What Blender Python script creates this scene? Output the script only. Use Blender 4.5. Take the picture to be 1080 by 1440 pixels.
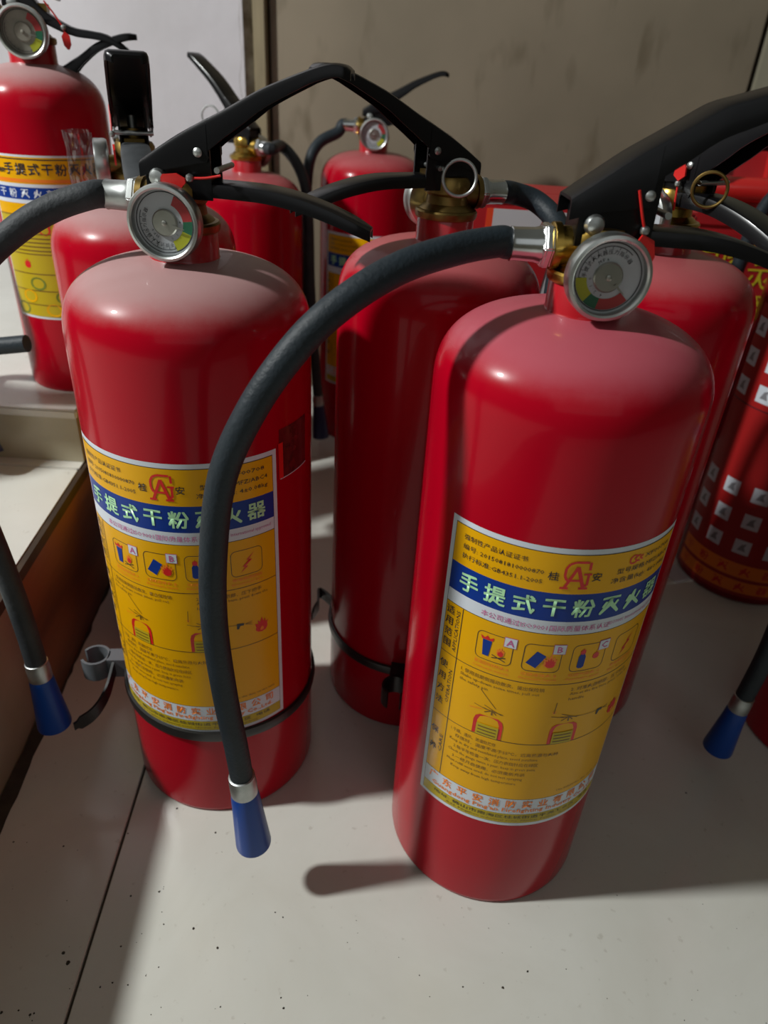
import bpy, bmesh, math, random
from mathutils import Vector, Matrix, geometry, noise
for o in list(bpy.data.objects): bpy.data.objects.remove(o)
scene = bpy.context.scene
COL = scene.collection
rad = math.radians

# ------------------------------------------------------------------ camera
F_PX, CAM_H, PITCH, ROLL = 999.83, 0.45785, 0.557508, 0.0640476
cp, sp = math.cos(PITCH), math.sin(PITCH)
fw = Vector((0, cp, -sp)); rt0 = Vector((1, 0, 0)); up0 = Vector((0, sp, cp))
rt = math.cos(ROLL) * rt0 + math.sin(ROLL) * up0
up = -math.sin(ROLL) * rt0 + math.cos(ROLL) * up0
cd = bpy.data.cameras.new('camera'); cam = bpy.data.objects.new('camera', cd); COL.objects.link(cam)
cam.matrix_world = Matrix(((rt.x, up.x, -fw.x, 0), (rt.y, up.y, -fw.y, 0), (rt.z, up.z, -fw.z, CAM_H), (0, 0, 0, 1)))
cd.sensor_fit = 'VERTICAL'; cd.sensor_height = 24; cd.lens = F_PX / 1440 * 24
cd.clip_start = 0.01; cd.clip_end = 50
cd.dof.use_dof = True; cd.dof.focus_distance = 0.37; cd.dof.aperture_fstop = 6.5
scene.camera = cam

def at(x, y, Y):
    """photo pixel to the world point on the vertical plane y = Y"""
    d = fw + rt * (x - 540) / F_PX + up * (720 - y) / F_PX
    return Vector((0, 0, CAM_H)) + d * (Y / d.y)
def on(x, y, z):
    """photo pixel to the world point at height z"""
    d = fw + rt * (x - 540) / F_PX + up * (720 - y) / F_PX
    return Vector((0, 0, CAM_H)) + d * ((z - CAM_H) / d.z)

# ------------------------------------------------------------------ light
scene.view_settings.view_transform = 'Standard'; scene.view_settings.look = 'None'
scene.view_settings.gamma = 1; scene.view_settings.use_curve_mapping = False
scene.view_settings.exposure = 0.0
w = bpy.data.worlds.new('room_light'); scene.world = w; w.use_nodes = True
wn, wl = w.node_tree.nodes, w.node_tree.links
bg = wn['Background']
tc = wn.new('ShaderNodeTexCoord'); sx = wn.new('ShaderNodeSeparateXYZ'); wl.new(tc.outputs['Generated'], sx.inputs[0])
cr = wn.new('ShaderNodeValToRGB'); wl.new(sx.outputs['Z'], cr.inputs[0])
cr.color_ramp.elements[0].position = 0.0; cr.color_ramp.elements[0].color = (.150, .145, .105, 1)
cr.color_ramp.elements[1].position = 0.9; cr.color_ramp.elements[1].color = (.21, .215, .19, 1)
wl.new(cr.outputs[0], bg.inputs[0]); bg.inputs[1].default_value = 0.40

def lamp(name, loc, target, size, power, color, size_y=None):
    ld = bpy.data.lights.new(name, 'AREA'); ld.energy = power; ld.color = color; ld.size = size
    ld.shape = 'DISK'
    if size_y: ld.shape = 'RECTANGLE'; ld.size_y = size_y
    lo = bpy.data.objects.new(name, ld); COL.objects.link(lo); lo.location = loc
    lo.rotation_euler = (Vector(target) - Vector(loc)).to_track_quat('-Z', 'Y').to_euler()
    return lo
key = lamp('ceiling_lamp', (-1.23, .10, 1.34), (0, .35, .1), 0.11, 30, (.98, 1.0, .98))
fill = lamp('front_fill_light', (.3, -2.2, 1.7), (0, .45, .2), 2.8, 6.0, (.92, .97, 1.0), 1.8)  # broad soft fill added behind the camera, not a real doorway

# ------------------------------------------------------------------ materials
def mat(name, color, rough=.5, metal=0, coat=0, spec=.5, bump=0, bump_scale=60, var=0, var_scale=8, color2=None, trans=0, stretch=None):
    m = bpy.data.materials.new(name); m.use_nodes = True
    nt = m.node_tree; N, L = nt.nodes, nt.links; b = N['Principled BSDF']
    b.inputs['Roughness'].default_value = rough; b.inputs['Metallic'].default_value = metal
    b.inputs['Coat Weight'].default_value = coat; b.inputs['Coat Roughness'].default_value = .08
    b.inputs['Specular IOR Level'].default_value = spec
    b.inputs['Base Color'].default_value = (*color, 1)
    t = N.new('ShaderNodeTexCoord'); src = t.outputs['Object']
    if stretch:
        mp = N.new('ShaderNodeMapping'); mp.inputs['Scale'].default_value = stretch; L.new(src, mp.inputs[0]); src = mp.outputs[0]
    if var or color2:
        n = N.new('ShaderNodeTexNoise'); n.inputs['Scale'].default_value = var_scale; n.inputs['Detail'].default_value = 6; L.new(src, n.inputs['Vector'])
        r = N.new('ShaderNodeValToRGB'); L.new(n.outputs['Fac'], r.inputs[0])
        c2 = color2 or tuple(c * (1 - var) for c in color)
        r.color_ramp.elements[0].position = .35; r.color_ramp.elements[0].color = (*c2, 1)
        r.color_ramp.elements[1].position = .65; r.color_ramp.elements[1].color = (*color, 1)
        L.new(r.outputs[0], b.inputs['Base Color'])
    if bump:
        n2 = N.new('ShaderNodeTexNoise'); n2.inputs['Scale'].default_value = bump_scale; n2.inputs['Detail'].default_value = 5; L.new(src, n2.inputs['Vector'])
        bp = N.new('ShaderNodeBump'); bp.inputs['Strength'].default_value = bump; bp.inputs['Distance'].default_value = .002
        L.new(n2.outputs['Fac'], bp.inputs['Height']); L.new(bp.outputs[0], b.inputs['Normal'])
    return m

def red_paint(name, dust, grey, lo=.45, hi=.9, base=(.38, .0006, .011), dark=None):
    """glossy red enamel; settled dust lies on the surfaces that face up"""
    m = bpy.data.materials.new(name); m.use_nodes = True
    nt = m.node_tree; N, L = nt.nodes, nt.links; b = N['Principled BSDF']
    g = N.new('ShaderNodeNewGeometry'); s = N.new('ShaderNodeSeparateXYZ'); L.new(g.outputs['Normal'], s.inputs[0])
    t = N.new('ShaderNodeTexCoord')
    n = N.new('ShaderNodeTexNoise'); n.inputs['Scale'].default_value = 26; n.inputs['Detail'].default_value = 7; n.inputs['Roughness'].default_value = .65
    L.new(t.outputs['Object'], n.inputs['Vector'])
    ad = N.new('ShaderNodeMath'); ad.operation = 'MULTIPLY_ADD'; ad.inputs[1].default_value = .35; L.new(n.outputs['Fac'], ad.inputs[0]); L.new(s.outputs['Z'], ad.inputs[2])
    mr = N.new('ShaderNodeMapRange'); mr.interpolation_type = 'SMOOTHSTEP'
    mr.inputs['From Min'].default_value = lo + .17; mr.inputs['From Max'].default_value = hi + .17; mr.inputs['To Max'].default_value = dust
    L.new(ad.outputs[0], mr.inputs['Value'])
    mx = N.new('ShaderNodeMix'); mx.data_type = 'RGBA'; L.new(mr.outputs[0], mx.inputs['Factor'])
    mx.inputs[6].default_value = (*base, 1); mx.inputs[7].default_value = (*grey, 1)
    L.new(mx.outputs[2], b.inputs['Base Color'])
    m2 = N.new('ShaderNodeMapRange'); m2.inputs['To Min'].default_value = .22; m2.inputs['To Max'].default_value = .55; L.new(mr.outputs[0], m2.inputs['Value'])
    L.new(m2.outputs[0], b.inputs['Roughness'])
    b.inputs['Coat Weight'].default_value = .13; b.inputs['Coat Roughness'].default_value = .05
    b.inputs['Specular IOR Level'].default_value = .16
    n2 = N.new('ShaderNodeTexNoise'); n2.inputs['Scale'].default_value = 14; L.new(t.outputs['Object'], n2.inputs['Vector'])
    bp = N.new('ShaderNodeBump'); bp.inputs['Strength'].default_value = .12; bp.inputs['Distance'].default_value = .003
    L.new(n2.outputs['Fac'], bp.inputs['Height']); L.new(bp.outputs[0], b.inputs['Normal'])
    return m
M = {}
M['red_front'] = red_paint('red_enamel_light_dust', .42, (.50, .20, .25), .35, .92)
M['red_dusty'] = red_paint('red_enamel_grey_dust', .70, (.42, .34, .33), .35, .97)
M['red_mid'] = red_paint('red_enamel_thin_dust', .30, (.45, .30, .30), .4, .95)
M['red_shaded'] = red_paint('shaded_red_enamel', .3, (.3, .22, .22), .5, 1, base=(.20, .004, .010))  # base darkened to carry the shade on the right-hand extinguisher
M['red_neck'] = mat('red_neck_paint', (.42, .004, .012), .3, coat=.5)
M['brass'] = mat('brass', (.62, .40, .09), .28, 1, var=.45, var_scale=70)
M['brass_dull'] = mat('dull_brass', (.33, .22, .07), .4, 1, var=.5, var_scale=70)
M['chrome'] = mat('chrome', (.72, .74, .74), .2, 1, var=.25, var_scale=50)
M['zinc'] = mat('dusty_zinc', (.5, .52, .51), .42, 1, var=.35, var_scale=60)
M['steel'] = mat('bezel_steel', (.58, .60, .58), .35, 1, var=.3, var_scale=60)
M['hub'] = mat('dial_hub_metal', (.40, .39, .36), .38, 1)
M['hub_dull'] = mat('dusty_dial_hub', (.30, .27, .23), .6, .3)
M['black'] = mat('black_painted_steel', (.0045, .0045, .0055), .3, coat=.05, spec=.3)
M['rubber'] = mat('black_rubber', (.013, .021, .028), .55, bump=.2, bump_scale=500, var=.25, var_scale=60, spec=.35)
M['rubber_dusty'] = mat('dusty_black_rubber', (.030, .034, .038), .62, bump=.2, bump_scale=500, color2=(.018, .022, .026), var_scale=60, spec=.35)
M['strap'] = mat('black_plastic', (.012, .012, .012), .35)
M['grey_plastic'] = mat('dusty_black_plastic', (.10, .11, .12), .5)
M['blue'] = mat('blue_nozzle_plastic', (.001, .046, .27), .4, coat=.05, spec=.3)
M['navy'] = mat('dark_blue_plastic', (.006, .012, .07), .45)
M['seal'] = mat('red_seal_plastic', (.62, .015, .012), .4)
M['white'] = mat('label_white', (.62, .66, .72), .38, coat=.06, spec=.22)
M['yellow'] = mat('label_yellow', (.76, .38, .0005), .38, coat=.06, spec=.22)
M['yellow2'] = mat('label_green_yellow', (.50, .37, .015), .38, coat=.06, spec=.22)
M['lblue'] = mat('label_blue', (.004, .035, .25), .38, coat=.06, spec=.22)
M['pale'] = mat('label_pale_green_ink', (.42, .74, .42), .35)
M['ink'] = mat('label_black_ink', (.012, .012, .02), .4)
M['brown_ink'] = mat('label_brown_ink', (.16, .08, .01), .4)
M['redink'] = mat('label_red_ink', (.65, .012, .012), .4)
M['orange'] = mat('label_orange_ink', (.85, .21, .01), .4)
M['magenta'] = mat('label_magenta_ink', (.55, .10, .28), .4)
M['dial'] = mat('dial_white', (.48, .49, .53), .4)
M['dial_old'] = mat('dusty_dial', (.30, .27, .23), .6, var=.3, var_scale=90)
M['dy'] = mat('dial_yellow', (.42, .42, .02), .45)
M['dg'] = mat('dial_green', (.012, .12, .06), .45)
M['dr'] = mat('dial_red', (.38, .025, .03), .45)
M['hologram'] = mat('dark_red_sticker', (.16, .012, .016), .25, coat=.5, var=.5, var_scale=200)
def glass_mat(name, tint, refl=.10, base_t=1.0):
    m = bpy.data.materials.new(name); m.use_nodes = True; N, L = m.node_tree.nodes, m.node_tree.links
    N.remove(N['Principled BSDF']); out = N['Material Output']
    tr = N.new('ShaderNodeBsdfTransparent'); tr.inputs[0].default_value = (*tint, 1)
    gl = N.new('ShaderNodeBsdfGlossy'); gl.inputs['Roughness'].default_value = .08
    mx = N.new('ShaderNodeMixShader'); mx.inputs[0].default_value = refl; L.new(tr.outputs[0], mx.inputs[1]); L.new(gl.outputs[0], mx.inputs[2])
    L.new(mx.outputs[0], out.inputs['Surface']); return m
M['dusty_steel'] = mat('dusty_black_steel', (.045, .050, .055), .6, var=.5, var_scale=60)
M['glass'] = glass_mat('gauge_glass', (.95, .97, .96), .05)
M['film'] = glass_mat('clear_plastic_film', (.78, .78, .80), .16)

# ------------------------------------------------------------------ mesh helpers
def link(name, me, m, parent=None):
    o = bpy.data.objects.new(name, me); COL.objects.link(o)
    if m is not None and not me.materials: me.materials.append(m)
    if parent is not None: o.parent = parent
    return o
def mesh(name, verts, faces, smooth=True, angle=None):
    me = bpy.data.meshes.new(name); me.from_pydata([tuple(v) for v in verts], [], faces); me.update()
    bm = bmesh.new(); bm.from_mesh(me); bmesh.ops.recalc_face_normals(bm, faces=bm.faces)
    for f in bm.faces: f.smooth = smooth
    if smooth:
        a = angle or rad(35)
        for e in bm.edges:
            if len(e.link_faces) == 2 and e.calc_face_angle(0) > a: e.smooth = False
    bm.to_mesh(me); bm.free(); return me
def lathe(prof, seg=48, axis=None, cap=True):
    """prof: list of (r, z); returns verts, faces around z; axis = Matrix to place"""
    V, Fc = [], []
    for r, z in prof:
        for i in range(seg):
            a = 2 * math.pi * i / seg; V.append(Vector((r * math.cos(a), r * math.sin(a), z)))
    n = len(prof)
    for j in range(n - 1):
        for i in range(seg):
            k = (i + 1) % seg; Fc.append((j * seg + i, j * seg + k, (j + 1) * seg + k, (j + 1) * seg + i))
    if cap: Fc.append(tuple(range(seg))[::-1]); Fc.append(tuple((n - 1) * seg + i for i in range(seg)))
    if axis is not None: V = [axis @ v for v in V]
    return V, Fc
def join(*parts):
    V, Fc = [], []
    for v, f in parts:
        b = len(V); V += list(v); Fc += [tuple(i + b for i in q) for q in f]
    return V, Fc
def box(x0, x1, y0, y1, z0, z1, mtx=None):
    V = [Vector((x, y, z)) for x in (x0, x1) for y in (y0, y1) for z in (z0, z1)]
    if mtx is not None: V = [mtx @ v for v in V]
    return V, [(0, 1, 3, 2), (4, 6, 7, 5), (0, 4, 5, 1), (2, 3, 7, 6), (0, 2, 6, 4), (1, 5, 7, 3)]
def bevel_mesh(me, wdt, seg=2):
    bm = bmesh.new(); bm.from_mesh(me)
    ed = [e for e in bm.edges if len(e.link_faces) == 2 and e.calc_face_angle(0) > rad(30)]
    for f in bm.faces: f.smooth = False
    res = bmesh.ops.bevel(bm, geom=ed, offset=wdt, segments=seg, affect='EDGES', clamp_overlap=True)
    for f in res['faces']: f.smooth = False
    for e in bm.edges:
        if len(e.link_faces) == 2 and e.calc_face_angle(0) > rad(50): e.smooth = False
    bm.to_mesh(me); bm.free(); return me
def spline(P, n=10):
    P = [Vector(p) for p in P]; Q = [2 * P[0] - P[1]] + P + [2 * P[-1] - P[-2]]; out = []
    for i in range(1, len(Q) - 2):
        p0, p1, p2, p3 = Q[i - 1:i + 3]
        for k in range(n):
            t = k / n
            out.append(.5 * ((2 * p1) + (p2 - p0) * t + (2 * p0 - 5 * p1 + 4 * p2 - p3) * t * t + (3 * p1 - p0 - 3 * p2 + p3) * t ** 3))
    out.append(P[-1]); return out
def tube(P, r, seg=20, cap=True, closed=False):
    """swept tube; r number or list"""
    n = len(P); V, Fc = [], []
    T = []
    for i in range(n):
        if closed: t = P[(i + 1) % n] - P[i - 1]
        else: t = P[min(i + 1, n - 1)] - P[max(i - 1, 0)]
        T.append(t.normalized())
    nrm = T[0].orthogonal().normalized()
    for i in range(n):
        nrm = (nrm - T[i] * nrm.dot(T[i])).normalized(); b = T[i].cross(nrm)
        rr = r[i] if isinstance(r, (list, tuple)) else r
        for k in range(seg):
            a = 2 * math.pi * k / seg; V.append(P[i] + rr * (math.cos(a) * nrm + math.sin(a) * b))
    for i in range(n if closed else n - 1):
        j = (i + 1) % n
        for k in range(seg):
            l = (k + 1) % seg; Fc.append((i * seg + k, i * seg + l, j * seg + l, j * seg + k))
    if cap and not closed: Fc.append(tuple(range(seg))[::-1]); Fc.append(tuple((n - 1) * seg + k for k in range(seg)))
    return V, Fc
def along(p, d):
    """matrix that puts local z along direction d at point p"""
    q = Vector(d).to_track_quat('Z', 'Y').to_matrix().to_4x4(); return Matrix.Translation(Vector(p)) @ q
def channel(spine, wdt, wall=.0013, y0=0):
    """U-shaped folded sheet lever, open below. spine: list of (x, ztop, depth[, halfwidth])"""
    V, Fc = [], []
    for s in spine:
        x, z, d = s[:3]; h = (s[3] if len(s) > 3 else wdt / 2)
        c = min(.0024, d * .45)
        sec = [(-h, z - d), (-h, z - c), (-h + c * .3, z - c * .3), (-h + c, z), (h - c, z), (h - c * .3, z - c * .3), (h, z - c), (h, z - d),
               (h - wall, z - d), (h - wall, z - c), (h - c, z - wall), (-h + c, z - wall), (-h + wall, z - c), (-h + wall, z - d)]
        V += [Vector((x, y0 + y, zz)) for y, zz in sec]
    m = 14
    for i in range(len(spine) - 1):
        for k in range(m):
            l = (k + 1) % m; Fc.append((i * m + k, i * m + l, (i + 1) * m + l, (i + 1) * m + k))
    Fc.append(tuple(range(m))[::-1]); Fc.append(tuple((len(spine) - 1) * m + k for k in range(m)))
    return V, Fc
def resample(S, n=8):
    P = spline([Vector((s[0], s[1], 0)) for s in S], n); out = []
    for i, p in enumerate(P):
        t = i / n; a = min(int(t), len(S) - 2); f = t - a
        d = S[a][2] * (1 - f) + S[a + 1][2] * f
        ha = S[a][3] if len(S[a]) > 3 else None
        if ha is not None: h = S[a][3] * (1 - f) + S[a + 1][3] * f; out.append((p.x, p.y, d, h))
        else: out.append((p.x, p.y, d))
    return out

# ------------------------------------------------------------------ printed labels
class Print:
    """flat artwork in millimetres (u across, v up), wrapped on a cylinder"""
    def __init__(s, R, ang0=-90): s.R, s.ang0, s.L, s.T = R, ang0, {}, []
    def add(s, key, V, Fc):
        a, b = s.L.setdefault(key, ([], [])); n = len(a); a += V; b += [tuple(i + n for i in f) for f in Fc]
    def rect(s, m, lay, u0, u1, v0, v1):
        n = max(1, int(abs(u1 - u0) / 2.2)); V, Fc = [], []
        for i in range(n + 1):
            u = u0 + (u1 - u0) * i / n; V += [(u, v0), (u, v1)]
        for i in range(n): Fc.append((2 * i, 2 * i + 2, 2 * i + 3, 2 * i + 1))
        s.add((m, lay), V, Fc)
    def poly(s, m, lay, pts):
        t = geometry.tessellate_polygon([[Vector((a, b, 0)) for a, b in pts]]); s.add((m, lay), list(pts), [tuple(x) for x in t])
    def line(s, m, lay, pts, wd=.35, closed=False):
        pts = list(pts) + ([pts[0]] if closed else [])
        for (a, b), (c, d) in zip(pts, pts[1:]):
            n = max(1, int(math.hypot(c - a, d - b) / 3)); l = math.hypot(c - a, d - b) or 1; nx, ny = -(d - b) / l * wd / 2, (c - a) / l * wd / 2
            V, Fc = [], []
            for i in range(n + 1):
                x, y = a + (c - a) * i / n, b + (d - b) * i / n; V += [(x + nx, y + ny), (x - nx, y - ny)]
            for i in range(n): Fc.append((2 * i, 2 * i + 1, 2 * i + 3, 2 * i + 2))
            s.add((m, lay), V, Fc)
    def rrect(s, m, lay, x, y, wd, ht, r, lw):
        P = []
        for cx, cy, a0 in ((x + wd / 2 - r, y + ht / 2 - r, 0), (x - wd / 2 + r, y + ht / 2 - r, 90), (x - wd / 2 + r, y - ht / 2 + r, 180), (x + wd / 2 - r, y - ht / 2 + r, 270)):
            for k in range(5): a = rad(a0 + 22.5 * k); P.append((cx + r * math.cos(a), cy + r * math.sin(a)))
        s.line(m, lay, P, lw, True)
    def text(s, m, lay, txt, x, y, size, align='CENTER', bold=0, rot=0, sx=1, space=1, width=None):
        if bold > .04:
            for k, (dx, dy) in enumerate(((-1, -1), (1, -1), (-1, 1), (1, 1))):
                s.text(m, lay + .04 * k, txt, x + dx * bold * .8, y + dy * bold * .8, size, align, 0, rot, sx, space, width)
            return
        c = bpy.data.curves.new('t', 'FONT'); c.body = txt; c.size = size; c.align_x = align; c.align_y = 'CENTER'; c.space_character = space
        c.resolution_u = 1; c.fill_mode = 'FRONT'
        o = bpy.data.objects.new('t', c); COL.objects.link(o); s.T.append((o, m, lay, x, y, rot, sx, width, align))
    def merged(s):
        D = {}
        for (m, lay), (V, Fc) in s.L.items():
            a, b = D.setdefault((m, int(lay)), ([], [])); n = len(a); a += [(u, v, lay) for u, v in V]; b += [tuple(i + n for i in f) for f in Fc]
        return D.items()
    def finish(s, parent, order_names):
        bpy.context.view_layer.update()
        for o, m, lay, x, y, rot, sx, width, align in s.T:
            me = o.to_mesh()
            if len(me.vertices):
                V = [(v.co.x, v.co.y) for v in me.vertices]
                x0, x1 = min(a for a, b in V), max(a for a, b in V); y0, y1 = min(b for a, b in V), max(b for a, b in V); cy = (y0 + y1) / 2
                if width:
                    k = width / (x1 - x0); cx = {'CENTER': (x0 + x1) / 2, 'LEFT': x0, 'RIGHT': x1}[align]; V = [((a - cx) * k, b - cy) for a, b in V]
                else: V = [(a * sx, b - cy) for a, b in V]
                c_, s_ = math.cos(rad(rot)), math.sin(rad(rot))
                s.add((m, lay), [(x + a * c_ - b * s_, y + a * s_ + b * c_) for a, b in V], [tuple(p.vertices) for p in me.polygons])
            o.to_mesh_clear(); cu = o.data; bpy.data.objects.remove(o); bpy.data.curves.remove(cu)
        out = []
        for (m, lay), (V, Fc) in s.merged():
            W = []
            for u, v, ly in V:
                r = s.R + ly * .00011 + .00012
                a = rad(s.ang0) + u / 1000 / s.R; W.append((r * math.cos(a), r * math.sin(a), v / 1000))
            me = bpy.data.meshes.new('print'); me.from_pydata(W, [], Fc); me.update()
            me.flip_normals() if False else None
            me.materials.append(M[m])
            for p in me.polygons: p.use_smooth = True
            out.append((order_names.get(m, 'printing'), me, m, lay))
        return out
def flame(cx, cy, s, k=0):
    P = [(0, -1), (.5, -.85), (.75, -.4), (.7, .1), (.9, .5), (.55, .3), (.45, .9), (.25, .45), (.05, 1.25), (-.2, .5), (-.5, .95), (-.45, .3), (-.85, .45), (-.7, -.1), (-.8, -.5), (-.5, -.85)]
    return [(cx + a * s, cy + b * s) for a, b in P]

def main_label():
    """yellow and blue dry powder label, origin u=0 at its centre, v in mm above the floor"""
    p = Print(.065)
    y0, y1, W = 83, 282, 63.3
    p.rect('white', 0, -W, W, y0, y1)
    x0, x1 = -W + 2.6, W - 2.6
    p.rect('ink', 1, x0, x1, y0 + 2.6, y1 - 2.8)
    i0, i1 = x0 + .35, x1 - .35
    p.rect('yellow', 2, i0, i1, 257, y1 - 3.15)
    p.rect('lblue', 2, i0, i1, 240.3, 257)
    p.rect('white', 2, i0, i1, 232.4, 240.3)
    p.rect('yellow', 2, i0, i1, 107.5, 232)
    p.rect('white', 2, i0, i1, 94, 107.2)
    p.rect('yellow2', 2, i0, i1, y0 + 2.95, 93.8)
    # head strip
    p.text('ink', 4, '强制性产品认证证书', x0 + 6, 273.6, 3.3, 'LEFT', .02, width=32)
    p.text('ink', 4, '编号: 2015081810000870', x0 + 6, 268.3, 3.3, 'LEFT', .02, width=40)
    p.text('ink', 4, '执行标准:GB4351.1-2005', x0 + 6, 263, 3.3, 'LEFT', .02, width=40)
    p.text('ink', 4, '桂', -10.2, 266.8, 5.2, bold=.06); p.text('ink', 4, '安', 9.8, 266.8, 5.2, bold=.06)
    # round red monogram of the two letters G and A
    G = [(5.6 * math.cos(rad(a)), 268.8 + 6.6 * math.sin(rad(a))) for a in range(38, 275, 12)]
    G = [(max(-5, min(5, a)), max(262.5, min(275, b))) for a, b in G]
    p.line('redink', 4, [(4.6, 275.2)] + [(3, 275.2), (-1.5, 275.2), (-4, 274), (-5.3, 271.5), (-5.3, 267.5), (-4.2, 265.2), (-2.4, 264.4)], 1.25)
    p.line('redink', 4, [(5.6, 268.6), (5.6, 262.3), (-5.6 + 2, 262.3)][:2], 1.25)
    p.line('redink', 4, [(5.4, 275.2), (5.6, 270.9)], 1.25); p.line('redink', 4, [(3.2, 268.6), (7, 268.6)], 1.1)
    p.line('redink', 4, [(0, 272.6), (-4.6, 260.6)], 1.5); p.line('redink', 4, [(0, 272.6), (4.2, 260.6)], 1.7)
    p.line('redink', 4, [(-2.6, 265), (2.8, 265)], 1.2)
    p.line('redink', 4, [(-6.6, 260.6), (-2.8, 260.6)], 1.2); p.line('redink', 4, [(2, 260.6), (6.2, 260.6)], 1.2); p.line('redink', 4, [(5.6, 262.3), (3.8, 262.3)], 1.2)
    # approval mark and rating text
    p.line('redink', 4, [(29.8, 275.3), (27.6, 275.9), (25.8, 274.6), (25.8, 272.2), (27.6, 271.2), (29.8, 271.8)], .8)
    p.line('redink', 4, [(31.8, 275.3), (29.9, 274.9), (28.4, 273.6), (29.9, 272.3), (31.8, 272)], .8); p.line('redink', 4, [(33.5, 274.8), (31.6, 273.6), (33.5, 272.5)], .8)
    p.text('ink', 4, 'XF00708', 35, 273.8, 3.3, 'LEFT', .02, width=20)
    p.text('ink', 4, '型号规格:MFZ/ABC4', x1 - 4, 268.4, 3.4, 'RIGHT', .02, width=37)
    p.text('ink', 4, '净含量(kg): 4±0.08kg', x1 - 4, 263, 3.4, 'RIGHT', .02, width=39)
    # blue band title
    for k, ch in enumerate('手提式干粉灭火器'): p.text('pale', 4, ch, -48.8 + 14.0 * k, 248.6, 11.2, bold=.32)
    p.text('magenta', 4, '本公司通过ISO9001国际质量体系认证', -8, 236.2, 3.8, 'CENTER', .02, width=64)
    p.text('magenta', 4, 'ISO9001 International approved', x1 - 3, 236.4, 3, 'RIGHT', .01, width=34)
    # table
    xc = -49.6
    for yy in (199, 154): p.line('ink', 3, [(i0, yy), (i1, yy)], .4)
    p.line('ink', 3, [(xc, 107.5), (xc, 232)], .45)
    for k, ch in enumerate('适用范围'): p.text('ink', 4, ch, -57, 227.5 - 7.2 * k, 5.6, bold=.05)
    p.text('ink', 4, 'APPLICATIONS', -52, 215.8, 3.2, rot=90, width=27, bold=.03)
    for k, ch in enumerate('使用方法'): p.text('ink', 4, ch, -57, 191 - 9 * k, 5.6, bold=.05)
    p.text('ink', 4, 'OPERATION', -52, 177, 3.2, rot=90, width=24, bold=.03)
    for k, ch in enumerate('保养'): p.text('ink', 4, ch, -57, 140 - 14 * k, 5.6, bold=.05)
    p.text('ink', 4, 'CARE', -52, 132, 3.2, rot=90, width=14, bold=.03)
    mm = math.pi * 65 / 180
    for k, (a, cap) in enumerate(((-27, '普通固体材料火 A'), (-6, '可燃液体火 B'), (15, '可燃气体火 C'), (37, '带电物质燃烧'))):
        cx, cy = a * mm, 216.3
        p.rrect('ink', 3, cx, cy, 18.5, 17.5, 3, .35)
        p.text('orange', 4, cap, cx, 205.2, 2.6, bold=.03, width=18)
        p.text('orange', 4, ('Combustible materials', 'Flammable liquids', 'Flammable gases', 'Electrical fire')[k], cx, 202.2, 2.1, bold=.02, width=19)
        if k < 3:
            bx, by = cx + 7.6, cy + 6.6
            p.rect('magenta', 4, bx - 3.2, bx + 3.2, by - 3.2, by + 3.2); p.rect('white', 5, bx - 2.9, bx + 2.9, by - 2.9, by + 2.9)
            p.text('magenta', 6, 'ABC'[k], bx, by, 5.6, bold=.09)
        if k == 0:
            p.poly('lblue', 4, [(cx - 6.2, cy + 4), (cx - 1.4, cy + 4), (cx - 2.2, cy - 6), (cx - 5.4, cy - 6)])
            p.poly('redink', 4, [(cx - 6.8, cy + 4.2), (cx - 7.6, cy + 6.4), (cx - 5.4, cy + 5.2), (cx - 4, cy + 7), (cx - 2.8, cy + 5.2), (cx - .6, cy + 6.6), (cx - 1, cy + 4.2)])
            p.poly('orange', 4, flame(cx + 3.6, cy - 1, 2.6)); p.poly('redink', 5, flame(cx + 3.6, cy - 2, 1.8))
            p.line('ink', 4, [(cx - .5, cy - 4), (cx + 6.5, cy - 6.5)], .5); p.line('ink', 4, [(cx - .5, cy - 6), (cx + 6.5, cy - 4)], .5)
        if k == 1:
            p.poly('lblue', 4, [(cx - 7.6, cy - 3.6), (cx - 3, cy + 4.6), (cx + 1.8, cy + 1.8), (cx - 2.4, cy - 6.4)])
            p.poly('orange', 4, flame(cx + 4.2, cy - 1.6, 4.2)); p.poly('redink', 5, flame(cx + 4.4, cy - 2.6, 3))
        if k == 2:
            p.poly('lblue', 4, [(cx - 5.6, cy + 1), (cx - 4.6, cy + 3), (cx - 2.8, cy + 3), (cx - 1.8, cy + 1), (cx - 1.8, cy - 5.6), (cx - 2.8, cy - 6.6), (cx - 4.6, cy - 6.6), (cx - 5.6, cy - 5.6)])
            p.poly('redink', 4, flame(cx - 3.7, cy + 4.2, 1.9)); p.poly('redink', 4, flame(cx + 4, cy + .6, 2.3))
        if k == 3:
            p.poly('redink', 4, [(cx + 4.4, cy + 6), (cx - .6, cy + 1.6), (cx + 1.2, cy + 1.4), (cx - 3, cy - 2.6), (cx - 1.2, cy - 2.9), (cx - 4, cy - 6.6), (cx + .6, cy - 2.7), (cx - 1, cy - 2.3), (cx + 3, cy + 1.2), (cx + 1, cy + 1.9)])
    # operation row
    p.text('brown_ink', 4, '1. 使用前颠倒摇动数次，拔出保险销', -46, 195, 3, 'LEFT', .02, width=44)
    p.text('brown_ink', 4, 'Shake up-down some times, pull out', -46, 191.4, 2.8, 'LEFT', .02, width=42)
    p.text('brown_ink', 4, 'the safety pin', -46, 188, 2.8, 'LEFT', .02, width=16)
    p.text('brown_ink', 4, '2. 对准火源根部，压下把手', 12, 195, 3, 'LEFT', .02, width=38)
    p.text('brown_ink', 4, 'Aim at the fire base, press down the', 12, 191.4, 2.8, 'LEFT', .02, width=42)
    p.text('brown_ink', 4, 'handle', 12, 188, 2.8, 'LEFT', .02, width=9)
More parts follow.
